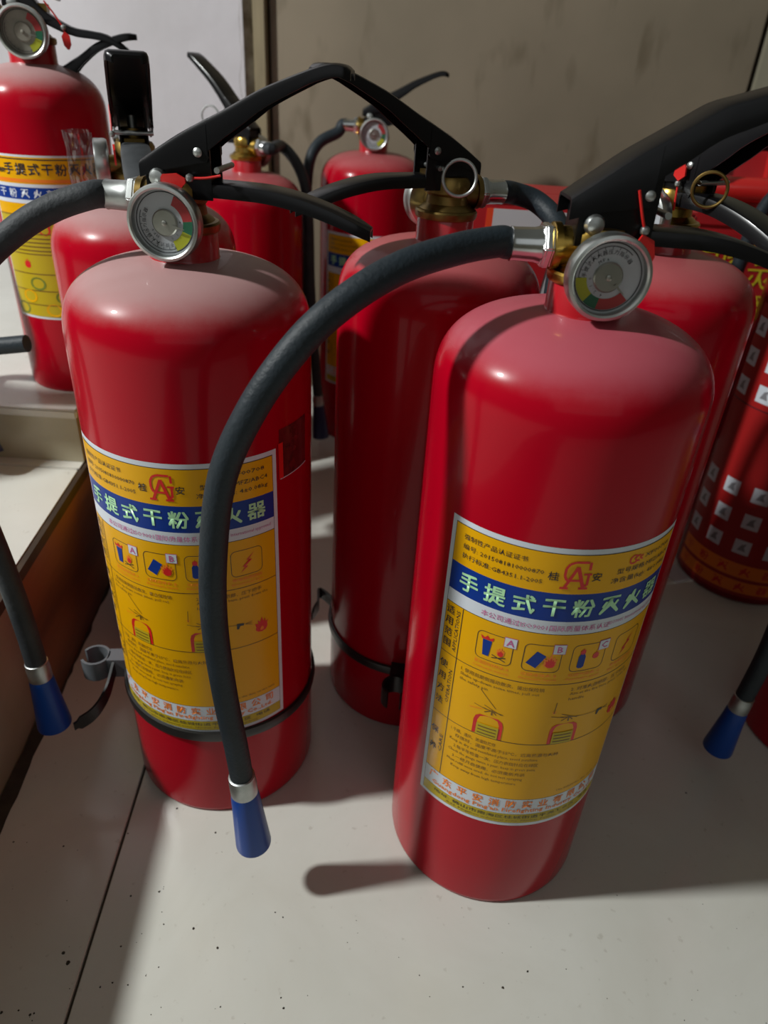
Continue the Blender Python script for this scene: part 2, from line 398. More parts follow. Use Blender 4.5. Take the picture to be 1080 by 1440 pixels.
    for cx in (-23.5 * mm, 12.4 * mm):
        P = [(-8, 154.4), (-8, 164.5), (-7.2, 167.6), (-5, 169.4), (5, 169.4), (7.2, 167.6), (8, 164.5), (8, 154.4)]
        p.poly('redink', 4, [(cx + a, b) for a, b in P]); p.rect('yellow2', 5, cx - 6, cx + 6, 154.4, 163)
        for k in range(3): p.line('brown_ink', 6, [(cx - 5, 161 - 2.4 * k), (cx + 5, 161 - 2.4 * k)], .7)
        p.line('brown_ink', 4, [(cx - 3, 172), (cx + 1, 174.6), (cx + 3.4, 172)], .5); p.line('brown_ink', 4, [(cx - 4, 174.8), (cx + 7, 173.4)], .45)
        p.line('brown_ink', 4, [(cx - 3.5, 177), (cx + 6, 173)], .45); p.line('brown_ink', 4, [(cx - 9, 175.6), (cx - 2, 174.2)], .35)
        p.line('brown_ink', 4, [(cx + 1, 171.2), (cx + 1, 174)], .8)
    p.line('brown_ink', 4, [(-33.5, 187), (-24, 176.5)], .35); p.line('orange', 4, [(-38, 172), (-31, 173.6)], .35)
    p.line('brown_ink', 4, [(6.4, 186), (6.0, 178)], .4); p.line('orange', 4, [(5.2, 179.5), (6, 177.6), (7, 179.5)], .4)
    p.line('brown_ink', 4, [(20, 173.4), (34, 172)], .3); p.poly('ink', 4, [(33.6, 173), (38, 172.4), (37.6, 170.8), (35.6, 171), (34.6, 168.6), (33.4, 169)])
    for dy in (-1, 0, 1): p.line('brown_ink', 4, [(38.4, 171.4), (43, 171 + dy * 1.4)], .25)
    p.poly('redink', 4, flame(49, 166.5, 5.2)); p.poly('orange', 5, flame(49, 164.2, 1.6))
    # maintenance row
    L3 = ['1.干燥、通风、防潮处贮存', '存放时，温度不高于55℃，远离热源与火种', 'Keep in dry and ventilated place, avoid sunshine', '2.每半年检查一次，压力表指针应在绿区', 'Check the gauge twice a year, keep in green zone', '3.一经开启使用，必须重新充装', 'Must refill once used, do not test spraying', 'Keep away from high temperature']
    for k, t in enumerate(L3): p.text('brown_ink', 4, t, -46.5 + (3 if k % 2 else 0), 149.6 - 4.1 * k, 3.0, 'LEFT', .015, width=(26, 58, 50, 48, 50, 42, 44, 38)[k])
    p.text('brown_ink', 4, 'Use before the date on the tank', i1 - 4, 112, 2.4, 'RIGHT', .01, width=36)
    # company strip
    for k, ch in enumerate('广东平安消防实业有限公司'): p.text('orange', 4, ch, -53.5 + 9.6 * k, 103.2, 6.6, bold=.16)
    p.text('orange', 4, "Guangdong Ping'an Firefighting Industry Co.,Ltd.", 0, 97.2, 4.4, bold=.09, width=108)
    p.text('ink', 4, '地址: 佛山市南海区桂城街道平洲工业区  电话', 0, 91.4, 3.0, bold=.02, width=104)
    p.text('brown_ink', 4, 'Add: Pingzhou industrial zone, Nanhai, Foshan, Guangdong', 0, 88, 2.1, width=86)
    return p.finish(None, PN)
PN = {'white': 'white_print', 'ink': 'black_print', 'yellow': 'yellow_print', 'lblue': 'blue_print', 'yellow2': 'yellow_print', 'pale': 'title_lettering', 'magenta': 'magenta_print',
      'orange': 'orange_print', 'brown_ink': 'small_lettering', 'redink': 'red_print', 'hologram': 'sticker'}

def attach_label(pieces, parent, name='label'):
    base = None
    for nm, me, m, lay in pieces:
        if base is None: base = link(name, me, None, parent); continue
        o = link(nm, me, None, base); o['kind'] = 'stuff'
    return base

# ------------------------------------------------------------------ extinguisher
def sup(z0, zt, n, R, rn, k=14):
    P = []
    for i in range(k + 1):
        t = (math.pi / 2) * i / k; r = R * max(math.cos(t), 0) ** (2 / n); z = z0 + (zt - z0) * math.sin(t) ** (2 / n)
        if r > rn: P.append((r, z))
    P.append((rn, z0 + (zt - z0) * (1 - (rn / R) ** n) ** (1 / n))); return P
def body_mesh(R, z0, zt, n, rn=.0172):
    pr = [(R - .004, 0), (R - .0016, .0005), (R - .0004, .0018), (R, .0045)] + [(R, .0045 + (z0 - .0045) * i / 8) for i in range(1, 8)] + sup(z0, zt, n, R, rn, 26)
    V, Fc = lathe(pr, 96); me = mesh('body', V, Fc, True, rad(50)); return me, pr[-1][1]
BODY = {}
def get_body(kind):
    if kind not in BODY:
        BODY[kind] = body_mesh(.065, .33, .37, 2.8) if kind == 'big' else body_mesh(.049, .222, .257, 2.5)
    return BODY[kind]

def local(root, P):
    return [root.matrix_world.inverted() @ Vector(q) for q in P]

UP_B = [(-.0150, .4143, .0072, .0105), (-.0055, .4203, .0098, .011), (.0055, .4268, .0140, .011), (.0185, .4334, .0180, .011),
        (.0192, .4337, .0135, .011), (.0268, .4374, .0115, .011), (.0370, .4428, .0100, .011), (.0475, .4480, .0080, .0108), (.0670, .4556, .0058, .0105), (.0765, .4583, .0055, .010), (.0820, .4578, .005, .0095), (.0850, .4560, .004, .007)]
UP_A = [(-.0170, .4172, .0085, .0105), (-.0055, .4255, .0135, .011), (.0055, .4335, .0200, .011), (.0155, .4397, .0250, .011),
        (.0165, .4403, .0150, .011), (.0268, .4466, .0140, .011), (.0370, .4528, .0125, .011), (.0475, .4562, .0112, .0108), (.0670, .4620, .0090, .0105), (.0765, .4640, .0070, .010), (.0840, .4640, .005, .0095), (.0880, .4620, .004, .007)]
UP_F = [(-.0150, .4160, .0080, .0105), (-.0010, .4265, .0110, .011), (.0085, .4370, .0160, .0115), (.0175, .4450, .0190, .012), (.0185, .4458, .0120, .012), (.0290, .4565, .0100, .012), (.0394, .4655, .0080, .012), (.0520, .4745, .0070, .0115), (.0640, .4825, .0060, .011), (.0700, .4850, .005, .010), (.0735, .4845, .004, .007)]
LOW = [(.004, .4060, .0066, .008), (.015, .4064, .0066, .009), (.030, .4062, .0066, .0095), (.045, .4056, .0066, .0098), (.060, .4032, .0066, .0098), (.075, .3990, .0064, .0095), (.088, .3940, .006, .009), (.0965, .3900, .0055, .006)]

def build_gauge(root, rot, needle, old=False, R=.0175, cy=-.0265, cz=.3895, zo=0):
    cz = cz + zo
    """pressure gauge facing local -y; rot turns the printed dial"""
    mt = along((0, cy + .006, cz), (0, -1, 0))
    V, Fc = lathe([(.0120, -.003), (R - .001, -.0025), (R, -.001), (R, .0052), (R - .0004, .0062), (R - .0016, .0066), (R - .0024, .0060), (R - .0026, .0030), (R - .0026, .0022)], 56, mt)
    g = link('pressure_gauge', mesh('gauge', V, Fc), M['steel'], root)
    st = link('gauge_stem', mesh('stem', *lathe([(.0055, -.014), (.0055, -.002)], 16, mt)), M['brass'], g)
    def P(a, r, h): return Vector((r * math.cos(rad(a)), cy + .006 - h, cz + r * math.sin(rad(a))))
    def ring(a0, a1, r0, r1, h):
        n = max(2, int(abs(a1 - a0) / 6)); V, Fc = [], []
        for i in range(n + 1): a = a0 + (a1 - a0) * i / n; V += [P(a, r0, h), P(a, r1, h)]
        for i in range(n): Fc.append((2 * i, 2 * i + 1, 2 * i + 3, 2 * i + 2))
        return V, Fc
    ri = R - .0026
    def pr(name, m, parts): o = link(name, mesh(name, *join(*parts), smooth=False), m, g); return o
    pr('dial', M['dial_old'] if old else M['dial'], [ring(0, 360, .0, ri + .0003, .0024)])
    s = R / .0175
    # clockwise: red, green, yellow.  rot = start angle (counter-clockwise degrees) of the red sector
    pr('red_sector', M['dr'], [ring(rot, rot - 60, .0088 * s, .0134 * s, .0026)])
    pr('green_sector', M['dg'], [ring(rot - 60, rot - 88, .0088 * s, .0134 * s, .0026)])
    pr('yellow_sector', M['dy'], [ring(rot - 88, rot - 135, .0088 * s, .0134 * s, .0026)])
    pr('dial_scale', M['ink'], [ring(0, 360, .0136 * s, .0140 * s, .0027), ring(rot - 135, rot - 270, .0122 * s, .0125 * s, .0027)] + [ring(rot - 135 - k * 15, rot - 136 - k * 15, .0112 * s, .0121 * s, .0027) for k in range(9)])
    if not old:
        # characters printed along the arc
        W = []
        items = []
        for k, ch in enumerate('手提式灭火器压力指示器'):
            items.append((ch, rot - 128 - (k + 1) * 13.5, .0100 * s, .0021))
        for k, ch in enumerate('MPa'): items.append((ch, rot - 190 - k * 13, .0074 * s, .0019))
        for k, ch in enumerate('0 1.2 4'): 
            if ch != ' ': items.append((ch, rot - 132 + k * 12, .0074 * s, .0018))
        obs = []
        for ch, a, r, sz in items:
            c = bpy.data.curves.new('t', 'FONT'); c.body = ch; c.size = sz; c.align_x = 'CENTER'; c.align_y = 'CENTER'; c.resolution_u = 1
            o = bpy.data.objects.new('t', c); COL.objects.link(o); obs.append((o, a, r))
        bpy.context.view_layer.update()
        for o, a, r in obs:
            me = o.to_mesh(); th = rad(a - 90); pc = P(a, r, .0028)
            V = [pc + Vector((v.co.x * math.cos(th) - v.co.y * math.sin(th), 0, v.co.x * math.sin(th) + v.co.y * math.cos(th))) for v in me.vertices]
            W.append((V, [tuple(p.vertices) for p in me.polygons])); o.to_mesh_clear(); cu = o.data; bpy.data.objects.remove(o); bpy.data.curves.remove(cu)
        pr('dial_lettering', M['ink'], W)
    mh = along((0, cy + .006, cz), (0, -1, 0))
    link('dial_hub', mesh('hub', *lathe([(.0062 * s, .0024), (.0062 * s, .0030), (.0056 * s, .0035), (.0012, .0036), (.0012, .0042), (.0006, .0045)], 32, mh)), M['hub_dull'] if old else M['hub'], g)
    a = rad(needle); d = Vector((math.cos(a), 0, math.sin(a))); q = Vector((-math.sin(a), 0, math.cos(a))); c0 = Vector((0, cy + .006 - .0038, cz))
    nv = [c0 + d * .004 * s + q * .0006, c0 + d * .004 * s - q * .0006, c0 + d * .0098 * s - q * .0002, c0 + d * .0098 * s + q * .0002]
    nv += [v + Vector((0, -.0003, 0)) for v in nv]
    link('needle', mesh('needle', nv, [(0, 1, 2, 3), (4, 5, 6, 7), (0, 1, 5, 4), (1, 2, 6, 5), (2, 3, 7, 6), (3, 0, 4, 7)], False), M['hub'], g)
    link('gauge_glass', mesh('glass', *ring(0, 360, 0, ri + .0002, .0054)), M['glass'], g)
    return g

def nozzle_on(root, P, T, blue, scale=1.0, length=.050, r1=.0118, ferr=None):
    """blue cone nozzle with a crimped metal ferrule, at local point P pointing along T"""
    mt = along(P, T); s = scale
    nz = link('nozzle', mesh('nozzle', *lathe([(.0062 * s, .012 * s), (.0078 * s, .0125 * s), (.0083 * s, .016 * s), (.0086 * s, .022 * s), (r1 * s, length * s + .010), (r1 * s * .985, length * s + .0115), (r1 * s * .84, length * s + .0115), (.005 * s, .03 * s)], 36, mt)), blue, root)
    link('nozzle_ferrule', mesh('nferr', *lathe([(.0066 * s, -.002), (.0076 * s, -.0015), (.0076 * s, .0015), (.0079 * s, .003), (.0079 * s, .0125 * s), (.0075 * s, .014 * s), (.006 * s, .014 * s)], 30, mt)), ferr or M['zinc'], nz)

def extinguisher(loc, yaw, label_txt, kind='big', scale=1.0, paint='red_front', up=None, low=None, hose=None, nozzle=True, ferr='chrome', brass='brass',
                 blue='blue', gauge=(315, -38, False), rubber='rubber', group=None, seal=None, ring=None, pin=True, labels=None, strap=None, nz_len=.050, hose_r=.0066, gauge_R=.0175, nz_scale=1.0, wide=1.0, low_mat='black', nz_r=.0118):
    root = bpy.data.objects.new('fire_extinguisher', None); COL.objects.link(root); root.empty_display_size = .05
    root.location = loc; root.rotation_euler = (0, 0, rad(yaw)); root.scale = (scale,) * 3
    root['label'] = label_txt; root['category'] = 'fire extinguisher'
    if group: root['group'] = group
    bpy.context.view_layer.update()
    me, zt = get_body(kind)
    me = me.copy(); me.materials.clear()
    link('tank', me, M[paint], root)
    zo = zt - .3695
    nk = lathe([(.0195, zt - .0025), (.0180, zt - .0005), (.0174, zt + .001), (.0174, zt + .0125), (.0168, zt + .0135)], 40)
    link('neck', mesh('neck', *nk), M['red_neck'], root)
    # brass valve body
    z = zt + .0135
    v1 = lathe([(.0150, z - .001), (.0184, z - .0005), (.0190, z + .001), (.0190, z + .0032), (.0182, z + .0042), (.0165, z + .0045), (.0150, z + .006), (.0128, z + .0075), (.0122, z + .012), (.0135, z + .0135), (.0135, z + .020), (.0120, z + .0225), (.0085, z + .0235), (.0080, z + .031)], 36)
    port = lathe([(.0085, .000), (.0085, .0135), (.0098, .0138), (.0098, .0168), (.0090, .0172)], 24, along((-.003, 0, .3965 + zo), (-1, 0, 0)))
    port2 = lathe([(.0075, 0), (.0075, .016)], 20, along((0, -.003, .3895 + zo), (0, -1, 0)))
    lug = box(.004, .0165, -.0065, .0065, .400 + zo, .4085 + zo)
    link('valve', mesh('valve', *join(v1, port, port2, lug)), M[brass], root)
    # swivel nut and crimped hose ferrule
    nut = lathe([(.0092, -.0005), (.0100, .0005), (.0100, .0035), (.0090, .0046)], 6, along((-.0202, 0, .3965 + zo), (-1, 0, 0)))
    fer = lathe([(.0074, .000), (.0078, .001), (.0071, .004), (.0069, .0125), (.0072, .0140), (.0064, .0145)], 28, along((-.0235, 0, .3965 + zo), (-1, 0, 0)))
    link('hose_coupling', bevel_mesh(mesh('coupling', *nut, smooth=False), .0006), M[ferr], root)
    link('hose_ferrule', mesh('ferrule', *fer), M[ferr], root)
    # levers
    up = up or UP_B; up = [(a, b, c, d * wide) for a, b, c, d in up]; low = low or LOW
    up = [(a, b + zo, c, d) for a, b, c, d in up]; low = [(a, b + zo, c, d) for a, b, c, d in low]
    lv = link('operating_lever', mesh('lever', *channel(resample(up, 3), .022)), M['black'], root)
    for s in (-1, 1):
        link('rivet', mesh('rivet', *lathe([(.0021, .0), (.0021, .0004), (.0014, .0010), (.0004, .0012)], 14, along((.0145, s * .0112, .4195 + zo), (0, s, 0)))), M['zinc'], lv)
    ch = link('carry_handle', mesh('carry', *channel(resample(low, 3), .019)), M[low_mat], root)
    zl = up[0][1] - .003
    def plate_y(y):
        P = [(-.0125, .3985 + zo), (.0195, .3985 + zo), (.0195, up[3][1] - .006), (.0120, up[3][1] - .008), (-.0125, zl)]
        V = [Vector((a, y + d, b)) for d in (-.0007, .0007) for a, b in P]; n = 5
        return V, [tuple(range(n)), tuple(range(n, 2 * n))[::-1]] + [(i, (i + 1) % n, n + (i + 1) % n, n + i) for i in range(n)]
    br = join(plate_y(-.0086), plate_y(.0086), box(-.0125, -.0105, -.0088, .0088, .402 + zo, zl))
    link('lever_bracket', mesh('bracket', *br, smooth=False), M['black'], ch)
    link('valve_spindle', mesh('spindle', *lathe([(.0031, .405 + zo), (.0031, .4215 + zo)], 14)), M['zinc'], root)
    link('gauge_bolt', mesh('bolt', *lathe([(.0042, 0), (.0042, .002), (.0034, .0036), (.0015, .0044)], 16, along((-.006, -.0095, .4075 + zo), (0, -1, 0)))), M['zinc'], ch)
    if pin:
        px_, pz_ = (.0235, .4125) if ring is None else ring['pin']
        pn = link('safety_pin', mesh('pin', *tube([Vector((px_, -.0125, pz_ + zo)), Vector((px_, .0125, pz_ + zo))], .0014, 12)), M['zinc'], root)
        if ring:
            c = Vector(ring['c']) + Vector((0, 0, zo)); nrm = Vector(ring['n']).normalized(); a = nrm.orthogonal().normalized(); b = nrm.cross(a); rr = ring.get('r', .0105)
            P = [c + rr * (math.cos(2 * math.pi * k / 32) * a + math.sin(2 * math.pi * k / 32) * b) for k in range(32)]
            t = tube(P, .0010, 10, closed=True); e = Vector((px_, (-.0125 if ring['c'][1] < 0 else .0125), pz_ + zo))
            q = min(P, key=lambda v: (v - e).length)
            t2 = tube(spline([e, (e + q) / 2 + Vector((0, 0, .001)), q], 4), .0010, 8)
            link('pin_ring', mesh('ring', *join(t, t2)), M[ring.get('m', 'zinc')], pn)
    if seal:
        for sd in seal:
            T = [Vector(q) + Vector((0, 0, zo)) for q in sd['strap']]
            k = tube(spline(T, 4), .0006, 8)
            tg = Vector(sd['tag']) + Vector((0, 0, zo)); ax = Vector(sd['dir']).normalized(); nn = Vector((0, -1, 0)); bx = ax.cross(nn).normalized(); nn = bx.cross(ax).normalized(); hw, hl = sd.get('w', .0038), sd.get('l', .0062)
            out = [(-hl, 0), (-hl * .45, hw), (hl * .5, hw * .9), (hl, hw * .25), (hl, -hw * .25), (hl * .5, -hw * .9), (-hl * .45, -hw)]
            V = [tg + ax * a + bx * b + nn * .0006 for a, b in out] + [tg + ax * a + bx * b - nn * .0006 for a, b in out]
            n = len(out); Fc = [tuple(range(n)), tuple(range(n, 2 * n))[::-1]] + [(i, (i + 1) % n, n + (i + 1) % n, n + i) for i in range(n)]
            so = link('safety_seal', mesh('seal', *join((V, Fc), k), smooth=False), M['seal'], root)
            link('lead_bead', mesh('bead', *lathe([(.0004, -.002), (.0017, -.0012), (.0020, 0), (.0017, .0012), (.0004, .002)], 14, Matrix.Translation(Vector(sd['bead']) + Vector((0, 0, zo))))), M['zinc'], so)
    build_gauge(root, gauge[0], gauge[1], gauge[2], R=gauge_R, zo=zo)
    if hose:
        s = root.matrix_world.inverted()
        P = [Vector((-.030, 0, .3965 + zo)), Vector((-.0385, 0, .3965 + zo))] + [s @ Vector(q) for q in hose]
        C = spline(P, 10)
        link('hose', mesh('hose', *tube(C, hose_r, 22)), M[rubber], root)
        if nozzle:
            t = (C[-1] - C[-4]).normalized(); nozzle_on(root, C[-1] - t * .003, t, M[blue], nz_scale, nz_len, nz_r)
    for pieces in (labels or []): attach_label(pieces, root)
    if strap:
        zc, rr = strap['z'], (.065 if kind == 'big' else .049)
        V, Fc = [], []; n = 72
        for i in range(n):
            a = 2 * math.pi * i / n; zz = zc + strap.get('tilt', 0) * math.cos(a - rad(strap.get('ta', 0)))
            for r_, dz in ((rr + .0004, -.0040), (rr + .0022, -.0036), (rr + .0027, 0), (rr + .0022, .0036), (rr + .0004, .0040)):
                V.append((r_ * math.cos(a), r_ * math.sin(a), zz + dz))
        for i in range(n):
            j = (i + 1) % n
            for k in range(4): Fc.append((i * 5 + k, j * 5 + k, j * 5 + k + 1, i * 5 + k + 1))
            Fc.append((i * 5 + 4, j * 5 + 4, j * 5, i * 5))
        so = link('hose_strap', mesh('strap', V, Fc), M['strap'], root)
        if 'clip' in strap: strap['clip'](root, so, strap)
    return root

def cpix(pts):
    """hose way points given as (photo x, photo y, world y)"""
    return [at(*q) for q in pts]
main = main_label()

RING_R = dict(pin=(.0225, .4128), c=(.0300, -.0125, .4085), n=(.35, 1, .2))
# the four big ones measured from the photograph
A = (.0844, .3261, 0); B = (-.1113, .3796, 0); CC = (.0260, .4666, 0); D = (.1656, .4784, 0); E_ = (-.1880, .5440, 0)

extinguisher(A, 4, 'large red fire extinguisher nearest the camera, its hose arching far to the left', paint='red_front', up=UP_A,
    hose=cpix([(700, 340, .322), (640, 351, .312), (560, 378, .298), (480, 428, .286), (415, 490, .278), (355, 575, .272), (313, 670, .270), (300, 780, .268), (302, 880, .267), (317, 980, .266), (332, 1050, .265), (341, 1098, .2645)]),
    labels=[main], gauge=(318, -40, False), nz_len=.049, nz_scale=1.0, nz_r=.0108,
    seal=[dict(tag=(.0168, -.0128, .3985), dir=(.35, 0, -1), bead=(.0150, -.0125, .4065), strap=[(.0150, -.0125, .4065), (.0125, -.0128, .412), (.0090, -.0126, .4215)], w=.0042, l=.0070)])

def clip_B(root, so, st):
    a = rad(st['a']); u = Vector((math.cos(a), math.sin(a), 0)); t = Vector((-u.y, u.x, 0)); R = .065; z = st['z'] + st.get('dz', 0)
    c = u * (R + .0235); V, Fc = [], []; n = 16; r0, r1 = .0085, .0103; a0, a1 = st.get('open', (-150, 150))
    for i in range(n + 1):
        b = rad(a0 + (a1 - a0) * i / n); d = -u * math.cos(b) + t * math.sin(b)
        for r_, dz in ((r0, -.008), (r1, -.008), (r1, .008), (r0, .008)): V.append(c + d * r_ + Vector((0, 0, z + dz)))
    for i in range(n):
        for k in range(4): Fc.append((i * 4 + k, i * 4 + (k + 1) % 4, (i + 1) * 4 + (k + 1) % 4, (i + 1) * 4 + k))
    Fc += [(0, 1, 2, 3), (n * 4 + 3, n * 4 + 2, n * 4 + 1, n * 4)]
    mt = Matrix((( u.x, t.x, 0, 0), (u.y, t.y, 0, 0), (0, 0, 1, 0), (0, 0, 0, 1)))
    arm = box(R - .0003, R + .0145, -.006, .006, z - .008, z + .008, mt)
    cl = link('hose_clip', mesh('clip', *join((V, Fc), arm)), M['grey_plastic'] if st.get('dusty') else M['strap'], so)
    tail = [u * (R + .010) + t * .006 * st['s'] + Vector((0, 0, z + .001))] + [Vector(q) for q in st['tail'](root)]
    C = spline(tail, 6); W, G = [], []
    for i, q in enumerate(C):
        tt = (C[min(i + 1, len(C) - 1)] - C[max(i - 1, 0)]).normalized(); nn = tt.cross(Vector((0, 0, 1))).normalized(); k = 1 if i < len(C) - 2 else .55
        for s1, s2 in ((-.0009, -.0055), (.0009, -.0055), (.0009, .0055), (-.0009, .0055)): W.append(q + nn * s1 + Vector((0, 0, s2 * k)))
    for i in range(len(C) - 1):
        for k in range(4): G.append((i * 4 + k, i * 4 + (k + 1) % 4, (i + 1) * 4 + (k + 1) % 4, (i + 1) * 4 + k))
    G += [(0, 1, 2, 3), tuple((len(C) - 1) * 4 + k for k in (3, 2, 1, 0))]
    link('strap_tail', mesh('tail', W, G), M['strap'], so)

# sticker sheet of the left extinguisher
pS = Print(.065)
pS.rect('hologram', 1, 66, 92, 262, 292); pS.line('white', 2, [(66, 262), (92, 262)], .5); pS.rect('redink', 2, 65, 68.5, 262, 284)
stick = pS.finish(None, PN)
extinguisher(B, -4, 'large red fire extinguisher at left with grey dusty dome and black strap', paint='red_dusty',
    hose=cpix([(125, 275, .3765), (75, 292, .372), (25, 322, .366), (-30, 375, .360), (-75, 460, .352), (-85, 560, .346), (-60, 650, .342), (-25, 725, .340), (10, 810, .338), (35, 880, .337), (53, 938, .336)]),
    labels=[main, stick], gauge=(66, -14, False), ferr='zinc', rubber='rubber_dusty', brass='brass_dull', nz_len=.046, nz_scale=.95,
    strap=dict(z=.0795, tilt=.0035, ta=200, a=190, dz=.004, s=1, dusty=True, clip=clip_B, tail=lambda r: local(r, [at(150, 975, .352), at(132, 1003, .342), at(104, 1022, .334)])),
    seal=[dict(tag=(.001, -.0130, .4060), dir=(1, 0, .18), bead=(.0105, -.0135, .4085), strap=[(.0105, -.0135, .4085), (.018, -.0135, .4090), (.0255, -.0132, .4105)], w=.0040, l=.0072)])
extinguisher(CC, 204, 'red fire extinguisher in the middle, lever pointing left, silver ring on its pin', paint='red_mid',
    hose=cpix([(724, 272, .490), (755, 284, .490), (782, 312, .476), (790, 352, .452), (782, 402, .434), (768, 500, .425), (745, 640, .418), (735, 700, .416)]), labels=[main], brass='brass_dull',
    ring=dict(pin=(.0125, .4105), c=(.0030, .0190, .4065), n=(.45, 1, .15), r=.0095), strap=dict(z=.0640, a=60, s=1, clip=clip_B, tail=lambda r: local(r, [at(458, 838, .50), at(447, 852, .47), at(438, 868, .45)])))
UP_D = [(a, b, c * (1.7 if a > .015 else 1.2), d) for a, b, c, d in UP_B]
LOW_D = [(a, b - .001 - max(a - .03, 0) * .12, c * 1.3, d * 1.15) for a, b, c, d in LOW]
extinguisher(D, -58, 'red fire extinguisher right behind the nearest one, dull brass ring at its handle', paint='red_mid', up=UP_D, low=LOW_D,
    hose=[(.1375, .5300, .385), (.131, .545, .350), (.130, .550, .28), (.131, .549, .20)], labels=[main],
    ring=dict(pin=(.0250, .4115), c=(.0345, -.0150, .4095), n=(-.75, 1, .1), m='brass_dull', r=.0092),
    seal=[dict(tag=(.0110, -.0140, .4160), dir=(-.05, 0, 1), bead=(.0112, -.0138, .4095), strap=[(.0112, -.0138, .4095), (.0120, -.0138, .402), (.0125, -.0135, .395)], w=.0040, l=.005)])
extinguisher(E_, -70, 'dusty red fire extinguisher behind the left one, lever pointing straight at the camera', paint='red_dusty',
    hose=[(-.200, .600, .395), (-.198, .625, .375), (-.190, .638, .33), (-.180, .640, .26), (-.178, .636, .20)], labels=[main], rubber='rubber_dusty', brass='brass_dull', wide=1.2, low_mat='dusty_steel',
    seal=[dict(tag=(.030, -.0135, .400), dir=(.1, 0, -1), bead=(.028, -.0135, .412), strap=[(.028, -.0135, .412), (.024, -.0132, .420), (.020, -.0130, .428)])])
f_ = on(347, 241, .3695 * .95)
extinguisher((f_.x, f_.y, 0), 152, 'red fire extinguisher at back left, grey hose hanging on its right and lever up left', scale=.95, paint='red_mid', up=UP_F, 
    hose=cpix([(396, 206, .925), (416, 228, .915), (430, 265, .905), (434, 320, .900), (436, 400, .895), (441, 480, .890), (447, 560, .886)]), labels=[main], rubber='rubber_dusty', blue='navy',
    ring=dict(pin=(.0225, .4128), c=(.0386, .0135, .4240), n=(-.3, 1, .1)))
extinguisher((-.0417, .9812, 0), 3, 'red fire extinguisher farthest back, gauge to the front, thin hose curling down left', paint='red_mid',
    hose=cpix([(475, 186, .975), (450, 200, .965), (436, 225, .955), (431, 270, .950), (430, 330, .948), (430, 420, .945)]), labels=[main], gauge=(66, -14, False))
extinguisher((.3848, .4338, 0), 0, 'red fire extinguisher mostly beyond the right edge, only its foot and hose seen', paint='red_mid',
    hose=cpix([(1215, 330, .425), (1180, 380, .415), (1160, 480, .405), (1150, 600, .398), (1138, 720, .393), (1112, 830, .390), (1080, 915, .388), (1044, 985, .387)]), labels=[main], nz_len=.046, nz_scale=.95, blue='blue')

# ---- small extinguishers
def small_label_fruit():
    p = Print(.049, -93.8)
    p.rect('white', 0, -44, 62, 68, 196); p.rect('yellow', 1, -42.5, 60.5, 70, 194.5)
    p.rect('ink', 2, -42.5, 60.5, 192.6, 193.4); p.rect('orange', 2, -42.5, 60.5, 176.5, 179)
    for k, ch in enumerate('手提式干粉灭火器'): p.text('ink', 3, ch, -22 + 10.0 * k, 186, 9, bold=.2)
    p.poly('redink', 3, [(-40, 190), (-37, 183), (-31, 190), (-33.5, 190), (-36.6, 186), (-38, 190)]); p.text('ink', 3, '消防', -29, 184.5, 3.6, bold=.1)
    p.rect('white', 2, -42.5, 60.5, 161, 175.5); p.rect('lblue', 3, -41, 60.5, 164, 173)
    for k, ch in enumerate('干粉灭火剂'): p.text('white', 4, ch, -32 + 10 * k, 168.5, 7, bold=.1)
    p.rect('yellow2', 2, -42.5, 60.5, 70, 152)
    for yy in (152, 138, 122, 106, 92, 80): p.line('brown_ink', 3, [(-42, yy), (60, yy)], .8)
    p.poly('redink', 3, flame(-2, 143, 6)); p.poly('redink', 3, flame(-22, 114, 3.6)); p.poly('redink', 3, flame(6, 114, 3.0))
    for k in range(4): p.rect('brown_ink', 3, -34 + 4 * (k % 2), 30, 134 - 3.2 * k, 134.9 - 3.2 * k)
    for k in range(10):
        cx, cy = -36 + 10 * k, 76 + 11 * (k % 3); p.poly('yellow' if k % 2 else 'green_ink', 4, [(cx + 7 * math.cos(rad(q)), cy + 5.5 * math.sin(rad(q))) for q in range(0, 360, 30)])
    return p.finish(None, PN)
def small_label_signs():
    p = Print(.065, -128)
    p.rect('signs_red', 0, -52, 80, 8, 296); p.rect('ink', 1, -52, 80, 205, 206)
    for k in range(4):
        for r, yy in enumerate((276, 248, 220, 124, 94.5, 65)):
            x = -42 + 29.5 * k
            p.rect('white', 1, x - 8, x + 8, yy - 8, yy + 8); p.poly('grey_ink', 2, [(x - 4, yy - 4), (x + 4, yy - 4), (x + 2, yy + 1), (x + 3.5, yy + 5), (x - 1, yy + 3)])
    p.rect('orange', 1, -50, 78, 30, 46); p.rect('orange', 1, -50, 78, 12, 26)
    for r in range(2):
        for k, ch in enumerate('干粉灭火器'): p.text('redink', 2, ch, -38 + 22 * k, 38 - 19 * r, 11, bold=.2)
    return p.finish(None, PN)
M['signs_red'] = mat('shaded_red_label', (.36, .010, .010), .45); PN['signs_red'] = 'red_print'  # label red darkened to stand in for shade falling across it
M['green_ink'] = mat('label_green_ink', (.16, .20, .02), .4); PN['green_ink'] = 'green_print'
M['grey_ink'] = mat('label_grey_ink', (.22, .22, .24), .4)
PN['grey_ink'] = 'grey_print'
UP_H = [(-.014, .4130, .009, .0085), (-.004, .4170, .012, .009), (.006, .4125, .012, .009), (.0145, .4035, .009, .009), (.031, .3945, .006, .009), (.045, .3925, .0055, .009), (.0567, .3908, .0055, .009), (.068, .3850, .005, .008), (.076, .3785, .004, .006)]
UP_H = [(a, b - .0, c, d) for a, b, c, d in UP_H]
